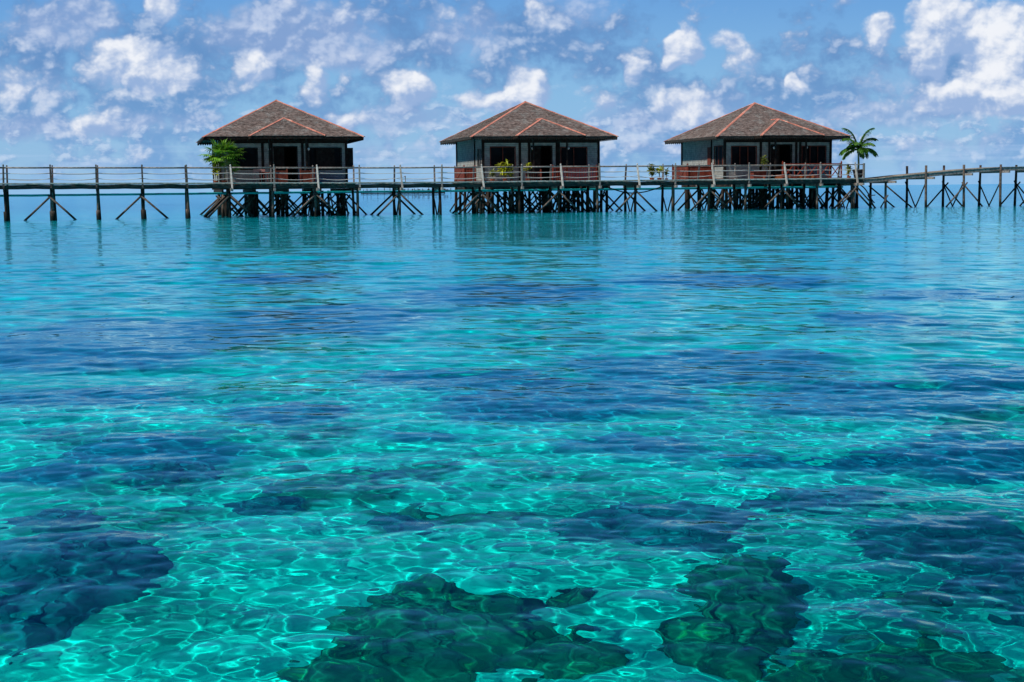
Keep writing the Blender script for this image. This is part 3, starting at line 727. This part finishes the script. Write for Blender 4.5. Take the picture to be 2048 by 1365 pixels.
    slope_roof(b, (fr_ + up, vr + up, bp + up, hp + up), 18, .15, rgn)
    dn = Vector((0, 0, -.03)); b.add([fl + dn, fr_ + dn, hp + dn, vl + dn, bp + dn, vr + dn], [(0, 1, 2), (3, 0, 2, 4), (1, 5, 4, 2)], .2)
    pr = b.build('porch_roof', M['shingle'], h)
    for a_, e_ in ((fl, hp), (fr_, hp), (hp, bp)):
        b = MB(); dr = e_ - a_; side = dr.cross(Vector((0, 0, 1))).normalized(); n = 9
        for j in range(n):
            p = a_.lerp(e_, j / n); q_ = a_.lerp(e_, (j + 1) / n + .004); ju = Vector((0, 0, .085 + .012 * (j % 2)))
            for sg in (-1, 1):
                e0 = p + side * sg * .12; e1 = q_ + side * sg * .12; u3 = Vector((0, 0, .045))
                b.add([p + ju, q_ + ju, e1 + u3, e0 + u3, p, q_, e1, e0], [(0, 1, 2, 3), (7, 6, 5, 4), (3, 2, 6, 7), (0, 3, 7, 4), (1, 5, 6, 2)], rgn.random())
        b.build('ridge_cap', M['ridge'], pr)
    b = MB(); b.box(pc - ph, pc + ph, fy, fy + .04, EZ - .20, EZ + .0); b.box(pc - ph, pc - ph + .04, fy + .04, -.04, EZ - .2, EZ); b.box(pc + ph - .04, pc + ph, fy + .04, -.04, EZ - .2, EZ); b.box(pc - ph + .05, pc + ph - .05, fy + .05, -.04, EZ - .06, EZ - .04); b.build('fascia', M['dark'], pr)
    for sx in (-1, 1):
        b = MB(); b.box(pc + sx * 1.35 - .06, pc + sx * 1.35 + .06, -.98, -.86, fz, EZ - .06); b.build('porch_post', M['dark'], h)
        b = MB(); x = pc + sx * 1.45 + .12; b.tube([(x, -.6, EZ - .06), (x, -.6, EZ - .85)], .01, 4); lp = b.build('hanging_lamp', M['black'], h)
        b = MB(); b.tube([(x, -.6, EZ - .84), (x, -.6, EZ - .88), (x, -.6, EZ - .96), (x, -.6, EZ - 1.04)], [.03, .08, .09, .03], 10); b.build('globe', M['white'], lp, True)
    # stilts and their bracing
    xs = [-4.5, -2.25, 0.05, 2.3, 4.55]; ys = [-.9, 1.4, 4.1, 6.9, 10.3]
    for i, x in enumerate(xs):
        for j, y in enumerate(ys):
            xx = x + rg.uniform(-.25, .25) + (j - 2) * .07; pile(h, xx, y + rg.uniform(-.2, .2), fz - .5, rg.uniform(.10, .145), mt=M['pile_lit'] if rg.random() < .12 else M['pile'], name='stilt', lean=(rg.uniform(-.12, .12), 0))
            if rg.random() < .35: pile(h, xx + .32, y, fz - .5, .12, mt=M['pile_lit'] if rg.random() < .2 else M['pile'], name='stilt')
    for j, y in enumerate(ys):
        for i in range(5):
            for sg in (-1, 1):
                if rg.random() < .12: continue
                x = xs[i]; top = rg.uniform(1.35, 1.85); L = rg.uniform(1.5, 2.3)
                brace(h, (x - sg * .15, y + rg.uniform(-.15, .15), top), (x + sg * L, y + rg.uniform(-.3, .3), -.75), rg.uniform(.11, .16), M['pale'] if rg.random() < .04 else (M['brace'] if rg.random() < .35 else M['pile']))
    for i, x in enumerate(xs):
        for j in range(4):
            sg = rg.choice((-1, 1)); y = (ys[j] + ys[j + 1]) / 2
            brace(h, (x, y - sg * 1.1, 1.6), (x, y + sg * 1.5, -.8), .12, M['pile'])
    return h

def railing(h, name, p, q, z0, hgt, kind, mt, gap=.13):
    """porch rail between two points: rails, balusters or crosses"""
    p = Vector(p); q = Vector(q); L = (q - p).length; u = (q - p) / L; b = MB()
    at_ = lambda x, z: p + u * x + Vector((0, 0, z))
    for z in ((.08, hgt) if kind != 'board' else (.05, hgt)): b.beam(at_(0, z0 + z), at_(L, z0 + z), .07, .07)
    if kind == 'bars':
        n = int(L / gap)
        for i in range(1, n): b.beam(at_(i * L / n, z0 + .11), at_(i * L / n, z0 + hgt - .035), .04, .04)
    elif kind == 'cross':
        n = max(1, round(L / 1.0))
        for i in range(n):
            x0, x1 = i * L / n, (i + 1) * L / n
            b.beam(at_(x0 + .05, z0 + .1), at_(x1 - .05, z0 + hgt - .03), .05, .07)
            b.beam(at_(x0 + .05, z0 + hgt - .03) + Vector((0, .055, 0)), at_(x1 - .05, z0 + .1) + Vector((0, .055, 0)), .05, .07)
            b.beam(at_(x1, z0), at_(x1, z0 + hgt), .06, .06)
    else:
        n = int(L / .2)
        for i in range(n):
            a_, e = i * L / n + .005, (i + 1) * L / n - .005
            b.beam(at_((a_ + e) / 2, z0 + .09), at_((a_ + e) / 2, z0 + hgt - .03), (e - a_) if abs(u.y) < .5 else .03, .03 if abs(u.y) < .5 else (e - a_), random.random(), up=(0, 1, 0))
    for x in (0, L):
        b.beam(at_(x, z0), at_(x, z0 + hgt + .14), .10, .10)
        b.tube([at_(x, z0 + hgt + .14), at_(x, z0 + hgt + .17), at_(x, z0 + hgt + .23)], [.02, .055, .02], 7)
    return b.build(name, mt, h)

HS = [-16.17, 4.0, 24.27]
h1 = make_hut(HS[0], 'left hut on stilts, a fan palm before its corner and an open shutter', 0)
h2 = make_hut(HS[1], 'middle hut on stilts with yellow potted shrubs before it and a barred porch rail', 1)
h3 = make_hut(HS[2], 'right hut on stilts with red crossed porch rails and a palm beside it', 2)
# porch rails: front line 3.6 m behind the walkway's near edge  (y = -.8 in hut space)
def hx(i, px, d): return S(px, d) - HS[i]
PY = -1.45
dd = 4.4 + PY
railing(h1, 'porch_rail', (hx(0, 552, dd), PY, 0), (hx(0, 575, dd), PY, 0), DECK, .95, 'board', M['redbrown'])
railing(h1, 'porch_rail', (hx(0, 602, dd), PY, 0), (hx(0, 629, dd), PY, 0), DECK, .95, 'board', M['redbrown'])
railing(h1, 'porch_rail', (hx(0, 521, dd), PY, 0), (hx(0, 543, dd), PY, 0), DECK, .85, 'bars', M['red'], .2)
railing(h2, 'porch_rail', (hx(1, 1106, dd), PY, 0), (hx(1, 1193, dd), PY, 0), DECK, 1.05, 'bars', M['red'])
railing(h2, 'porch_rail', (hx(1, 1053, dd), PY, 0), (hx(1, 1082, dd), PY, 0), DECK, .75, 'bars', M['redbrown'])
railing(h3, 'porch_rail', (hx(2, 1565, dd), PY, 0), (hx(2, 1682, dd), PY, 0), DECK, 1.25, 'cross', M['red'])
b = MB(); b.box(hx(2, 1553, dd), hx(2, 1634, dd), PY + .12, PY + .5, DECK + .04, DECK + .38); b.box(hx(2, 1553, dd), hx(2, 1634, dd), PY + .55, PY + .95, DECK + .3, DECK + .38)
b.build('bench', M['orange'], h3)
b = MB(); x0 = hx(2, 1508, dd); b.box(x0, x0 + 1.1, PY + .1, PY + .9, DECK, DECK + .62); b.box(x0 - .05, x0 + 1.15, PY + .05, PY + .95, DECK + .62, DECK + .68); b.build('planter_box', M['redbrown'], h3)
# extra terrace floor right of hut 3
b = MB(); x = HW + .2
while x < hx(2, 1684, dd) + .1: b.box(x, x + .14, PY - .1, 3.5, DECK - .05, DECK, random.random()); x += .152
b.build('terrace_floor', M['plank'], h3)
for i, (x, y) in enumerate(((HW + 1.2, PY + .2), (HW + 1.3, 3.2))): pile(h3, x, y, DECK - .06, .13, name='stilt')
# pink sign board by the first hut
s_b = hx(0, 508, dd); b = MB(); b.box(s_b, hx(0, 531, dd), PY - .05, PY, DECK + .92, DECK + 1.1); b.beam((s_b + .1, PY + .03, DECK), (s_b + .1, PY + .03, DECK + 1.1), .05, .05); b.beam((hx(0, 531, dd) - .1, PY + .03, DECK), (hx(0, 531, dd) - .1, PY + .03, DECK + 1.1), .05, .05)
b.build('rail_board', mat('pink_board', (.50, .20, .16), (.65, .34, .28)), h1)
# side stairs with red boarded rails (huts two and three)
def side_terrace(h, i, px_r, px_l, yloc):
    d = 4.4 + yloc
    x0 = hx(i, px_l, d + 3.5); x1 = -HW - .02
    b = MB(); b.box(x0 - .1, x1, yloc - .1, yloc + 3.6, DECK - .12, DECK); b.build('terrace_floor', M['plank'], h)
    railing(h, 'boarded_rail', (x0 + .1, yloc, 0), (x1 - .08, yloc, 0), DECK, 1.15, 'board', M['red'])
    railing(h, 'boarded_rail', (x0 + .1, yloc + .12, 0), (x0 + .1, yloc + 3.5, 0), DECK, 1.2, 'board', M['redbrown'])
    b = MB()
    b.beam((x0 - .05, yloc + .25, DECK + .95), (x0 - .7, yloc + .25, DECK - .1), .07, .07); b.beam((x0 - .7, yloc + .25, DECK - .2), (x0 - .65, yloc + .25, DECK + .2), .06, .06)
    b.build('slanted_rail', M['redbrown'], h)
    for (x, y) in ((x0 + .15, yloc + .1), (x0 + .15, yloc + 3.4)): pile(h, x, y, DECK - .14, .12, name='stilt')
side_terrace(h2, 1, 946, 908, 3.6)
side_terrace(h3, 2, 1415, 1343, 3.4)

# ------------------------------------------------------------------ pipe, cables, distant pier
b = MB(); sp0, sp1 = s_k(K0), S(1686, 2.95); pts = []
n = 46
for i in range(n + 1):
    s = sp0 + (sp1 - sp0) * i / n; pts.append((s, 2.98, 1.70 + .012 * math.sin(s * 1.9)))
b.tube(pts, .082, 10)
o = b.build('water_pipe', M['teal'], None, True); o.location = P0; o.rotation_euler = (0, 0, TH); tag(o, 'long teal water pipe slung level under the far side of the walkway', 'pipe')
def cable(pts, r, name, label, mt=M['black']):
    b = MB(); P_ = [Vector(p) for p in pts]; out = []
    for i in range(len(P_) - 1):
        p0_, p1_, p2_, p3_ = P_[max(i - 1, 0)], P_[i], P_[i + 1], P_[min(i + 2, len(P_) - 1)]
        for k_ in range(6):
            t_ = k_ / 6; out.append(.5 * ((2 * p1_) + (p2_ - p0_) * t_ + (2 * p0_ - 5 * p1_ + 4 * p2_ - p3_) * t_ ** 2 + (3 * p1_ - p0_ - 3 * p2_ + p3_) * t_ ** 3))
    out.append(P_[-1]); b.tube(out, r, 7); o = b.build(name, mt, None, True); o.location = P0; o.rotation_euler = (0, 0, TH); tag(o, label, 'cable')
def cp(px, py, d=.9): s, z = at(px, py, d); return (s, d, z)
cable([cp(1196, 368), cp(1210, 373), cp(1240, 383), cp(1262, 386.5), cp(1285, 385), cp(1305, 380), cp(1326, 373)], .045, 'sagging_cable', 'thick black cable drooping below the deck between the second and third huts')
cable([cp(1716, 367, .0), cp(1728, 376, .0), cp(1738, 390, 0), cp(1745, 402, 0), cp(1749, 406, 0)], .05, 'hanging_hose', 'dark hose hanging down beside the piles at the foot of the ramp')
b = MB(); s, z = at(1741, 391.5, .0); b.beam((s - .33, -.15, z), (s + .33, -.15, z + .03), .08, .07); o = b.build('cleat_board', M['pile'], None); o.location = P0; o.rotation_euler = (0, 0, TH); tag(o, 'short dark board nailed level across a pile at the foot of the ramp', 'board')
s, z = at(811, 365, 1.0); b = MB(); b.tube([(s, 1.0, DECK), (s, 1.0, DECK + .42), (s - .04, 1.0, DECK + .5)], [.03, .03, .05], 6); b.tube([(s + .02, 1, DECK + .5), (s - .12, 1.0, DECK + .46)], [.045, .02], 6)
o = b.build('standpipe', M['grey'], None); o.location = P0; o.rotation_euler = (0, 0, TH); tag(o, 'thin standpipe with bent tip on the deck between the first and second huts', 'tap')

# far pier on the horizon
YD = 700
def fx(px): r = ray(px, 385); return r.x / r.y * YD
pr = bpy.data.objects.new('distant_pier', None); C.objects.link(pr); pr.location = (fx(815), YD, 0); tag(pr, 'tiny distant pier with thin posts on the horizon between left and middle huts', 'pier')
ox = fx(815); b = MB(); b.box(fx(722) - ox, fx(780) - ox, -1, 1, .1, .55); b.box(fx(780) - ox, fx(890) - ox, -1.5, 1.5, .1, 1.0); x = fx(725) - ox
b.build('pontoon', M['dark'], pr)
b = MB(); x = fx(726) - ox
while x < fx(905) - ox: b = MB(); b.box(x, x + .28, -.2, .2, -.3, 2.2 + random.uniform(0, 1.1)); b.build('post', M['pile'], pr); x += random.uniform(1.6, 3.4)
b = MB(); b.beam((fx(726) - ox, 0, 2.1), (fx(905) - ox, 0, 2.1), .12, .12)
b.build('rail', M['pile'], pr)
b = MB(); x = fx(806) - ox
while x < fx(895) - ox: b = MB(); b.box(x, x + random.uniform(.5, 1.3), .6, 1.2, .8, 1.6 + random.uniform(0, .9), random.random()); b.build('crate', M['brace'], pr); x += random.uniform(1.2, 2.6)

# ------------------------------------------------------------------ plants
def pot(parent, r, h, mt, name='pot'):
    b = MB(); b.tube([(0, 0, 0), (0, 0, .01), (0, 0, h * .85), (0, 0, h * .86), (0, 0, h)], [r * .62, r * .66, r * .95, r * 1.08, r * 1.08], 16)
    p = b.build(name, mt, parent, False); b = MB(); b.tube([(0, 0, h - .005), (0, 0, h + .008)], [r * .95, r * .9], 14); b.build('soil', M['soil'], p)
def leafblade(b, p, d, L, wd, droop, rg, tone=None, seg=5, fold=.25):
    """a narrow pointed leaf as a folded strip"""
    p = Vector(p); d = Vector(d).normalized(); side = d.cross(Vector((0, 0, 1)))
    side = side.normalized() if side.length > .05 else Vector((1, 0, 0)); vs_ = []; cur = p.copy(); dd_ = d.copy()
    for i in range(seg + 1):
        t_ = i / seg; wv = wd * math.sin(math.pi * min(1, .12 + t_ * .88)) ** .7 * (1 if t_ < 1 else 0)
        up = side.cross(dd_).normalized()
        vs_ += [cur - side * wv / 2 + up * wv * fold, cur, cur + side * wv / 2 + up * wv * fold]
        cur = cur + dd_ * L / seg; dd_ = (dd_ + Vector((0, 0, -droop / seg))).normalized()
    fs_ = []
    for i in range(seg):
        for k_ in range(2): a_ = i * 3 + k_; fs_.append((a_, a_ + 1, a_ + 4, a_ + 3))
    b.add(vs_, fs_, rg.random() if tone is None else tone)
def bush(name, px, py, d, label, mt, hgt, wid, potr, poth, potm, seed, nl=120, ll=.2, lw=.06, stems=4, base=DECK, grp=None, bare=.3):
    s, z = at(px, py, d); o = empty(name, s, d, base); tag(o, label, 'plant', grp); rg = random.Random(seed)
    pot(o, potr, poth, potm)
    b = MB(); lf = MB(); tips = []
    for i in range(stems):
        a_ = rg.uniform(0, 6.28); rr_ = rg.uniform(.2, 1) * wid / 2; top = Vector((math.cos(a_) * rr_ * .7, math.sin(a_) * rr_ * .7, poth + hgt * rg.uniform(.55, 1)))
        mid = Vector((top.x * .3, top.y * .3, poth + (top.z - poth) * .5)); b.tube([(0, 0, poth), mid, top], [.018, .014, .008], 5); tips.append((mid, top))
    for i in range(nl):
        mid, top = rg.choice(tips); t_ = rg.uniform(bare, 1); p = Vector((0, 0, poth)).lerp(mid, t_ * 2) if t_ < .5 else mid.lerp(top, t_ * 2 - 1)
        a_ = rg.uniform(0, 6.28); el = rg.uniform(-.2, 1.1); dr = Vector((math.cos(a_) * math.cos(el), math.sin(a_) * math.cos(el), math.sin(el)))
        leafblade(lf, p + dr * .02, dr, ll * 1.35 * rg.uniform(.6, 1.3) * (1 + wid * .3), lw * 1.7 * rg.uniform(.7, 1.3), rg.uniform(.3, 1.3), rg)
    b.build('stem', M['palmtrunk'], o); lf.build('foliage', mt, o)
    return o
PG = 'potted plants standing along the walkway'
bush('potted_croton', 1010, 362, 2.0, 'big yellow-green croton in a clay pot before the middle hut, its leaves brightest', M['croton'], 1.2, 1.5, .19, .28, M['clay'], 3, 230, .26, .075, 7, grp=PG)
bush('potted_croton', 985, 362, 2.0, 'darker thin shrub in a round clay pot left of the big bright croton', M['shrub'], .75, .7, .19, .24, M['clay'], 4, 60, .2, .05, 5, grp=PG)
bush('potted_croton', 1023, 362, 2.1, 'small green shrub in a clay pot just right of the big bright croton', M['shrub'], .55, .5, .13, .2, M['clay'], 5, 60, .18, .05, 4, grp=PG)
bush('potted_croton', 1057, 362, 2.9, 'tall bare-stemmed yellow-green shrub by the middle hut doorway', M['croton'], 1.25, .65, .16, .25, M['clay'], 6, 90, .2, .06, 5, grp=PG, bare=.72)
bush('potted_shrub', 1304, 360, 1.9, 'bushy shrub, leftmost of the three pots between the middle and right huts', M['shrub'], 1.0, .8, .20, .24, M['clay'], 7, 150, .17, .08, 7, grp=PG)
bush('potted_shrub', 1319, 360, 1.9, 'tall tufted shrub, middle one of three pots between the middle and right huts', M['croton'], .9, .85, .20, .23, M['clay'], 8, 80, .17, .08, 5, grp=PG, bare=.7)
bush('potted_shrub', 1333, 360, 1.9, 'sparse shrub in the smallest of three pots between middle and right huts', M['shrub'], .85, .6, .13, .17, M['clay'], 9, 34, .15, .09, 3, grp=PG, bare=.4)
bush('potted_shrub', 1529, 350, 3.1, 'thin dark leafy stalk standing on the porch of the right hut', M['shrub'], 1.7, .6, .16, .3, M['clay'], 10, 80, .2, .08, 3, grp=PG, bare=.5)
bush('potted_shrub', 1698, 362, 1.8, 'small light green plant in a clay pot beside the palm pot', M['croton'], .75, .6, .16, .22, M['clay'], 11, 60, .24, .05, 5, grp=PG)
bush('potted_croton', 432, 366, 2.0, 'yellow-leaved shrub in a clay pot at the left corner of the left hut', M['croton'], 1.55, .65, .17, .28, M['clay'], 12, 110, .22, .07, 5, grp=PG, bare=.45)
# fan palm at the first hut
s, z = at(449, 366, 2.2); fp = empty('fan_palm', s, 2.2, DECK); tag(fp, 'bushy fan palm with spiky fans in front of the left hut corner', 'palm', None); rg = random.Random(2)
pot(fp, .22, .3, M['clay'])
b = MB()
for i in range(4):
    a_ = rg.uniform(0, 6.28); b.tube([(0, 0, .2), (math.cos(a_) * .08, math.sin(a_) * .08, 1.0), (math.cos(a_) * .25, math.sin(a_) * .2, 1.7 + .1 * i)], [.05, .04, .03], 7)
b.build('trunk', M['palmtrunk'], fp); b = MB()
for i in range(58):
    a_ = rg.uniform(0, 6.28); el = rg.uniform(-.75, 1.25); st_ = Vector((rg.uniform(-.35, .35), rg.uniform(-.3, .3), 1.85 + rg.uniform(0, .45)))
    dr = Vector((math.cos(a_) * math.cos(el), math.sin(a_) * math.cos(el), math.sin(el))); L = rg.uniform(.55, 1.05); hub = st_ + dr * L + Vector((0, 0, -.08))
    b.tube([st_, (st_ + hub) / 2 + Vector((0, 0, .05)), hub], .012, 4, c=.3)
    sd = dr.cross(Vector((0, 0, 1))).normalized(); upv = sd.cross(dr).normalized(); tn = rg.random()
    for j in range(13):
        t_ = (j / 12 - .5) * 3.6; dv = dr * math.cos(t_) + (sd * math.sin(t_)) + upv * .12 + Vector((0, 0, -.15)); leafblade(b, hub, dv, rg.uniform(.5, .74), .085, rg.uniform(.35, .9), rg, min(1, max(0, tn + rg.uniform(-.2, .2))))
b.build('crown', M['fan'], fp)
# palm in the black pot at the right end
s, z = at(1716, 362, 1.5); pp = empty('potted_palm', s, 1.5, DECK); tag(pp, 'feathery palm in a tall black pot at the right end of the railed walkway', 'palm'); rg = random.Random(9)
b = MB(); b.tube([(0, 0, 0), (0, 0, .02), (0, 0, .62), (0, 0, .64), (0, 0, .74)], [.26, .30, .42, .46, .46], 18); po = b.build('pot', M['pot'], pp); b = MB(); b.tube([(0, 0, .735), (0, 0, .75)], [.4, .38], 14); b.build('soil', M['soil'], po)
ct = Vector((.0, 0, 2.28))
b = MB(); b.tube([(0, 0, .7), (.03, 0, 1.2), (.01, 0, 1.8), tuple(ct)], [.095, .08, .075, .10], 9); b.build('trunk', M['palmtrunk'], pp, True)
def frond(parent, c0, a_, el, L, rg, drp=1.7):
    b = MB(); n = 16; cur = Vector(c0); dr = Vector((math.cos(a_) * math.cos(el), math.sin(a_) * math.cos(el), math.sin(el))); pts = [cur.copy()]; dirs = [dr.copy()]
    for i in range(n): cur = cur + dr * L / n; dr = (dr + Vector((0, 0, -drp / n * (.5 + i / n * 1.3)))).normalized(); pts.append(cur.copy()); dirs.append(dr.copy())
    b.tube(pts, [.022 * (1 - .85 * i / n) for i in range(n + 1)], 5, c=.4); m_ = 30
    for i in range(m_):
        t_ = .12 + .88 * i / m_; x = t_ * n; i0 = min(int(x), n - 1); p = pts[i0].lerp(pts[i0 + 1], x - i0); d_ = dirs[i0]; sd = d_.cross(Vector((0, 0, 1))).normalized(); tn = rg.uniform(.1, .9)
        ln = .50 * math.sin(math.pi * (.15 + .8 * t_)) ** .8 + .08
        for sg in (-1, 1):
            leafblade(b, p, sd * sg * .9 + d_ * .75 + Vector((0, 0, -.05)), ln * rg.uniform(1.0, 1.35), .10, rg.uniform(1.0, 1.8), rg, tn, 4)
    return b.build('frond', M['leaf'], parent)
for (a_, el, L) in ((180, .45, 1.8), (195, 1.0, 2.1), (172, 1.3, 2.3), (0, .40, 1.9), (10, 1.0, 2.2), (-10, 1.3, 2.3), (90, .8, 1.5), (-95, .5, 1.6), (140, .15, 1.5), (40, .2, 1.5), (-50, .9, 1.5), (-140, .95, 1.5)):
    frond(pp, ct, R(a_) + rg.uniform(-.1, .1), el, L, rg)
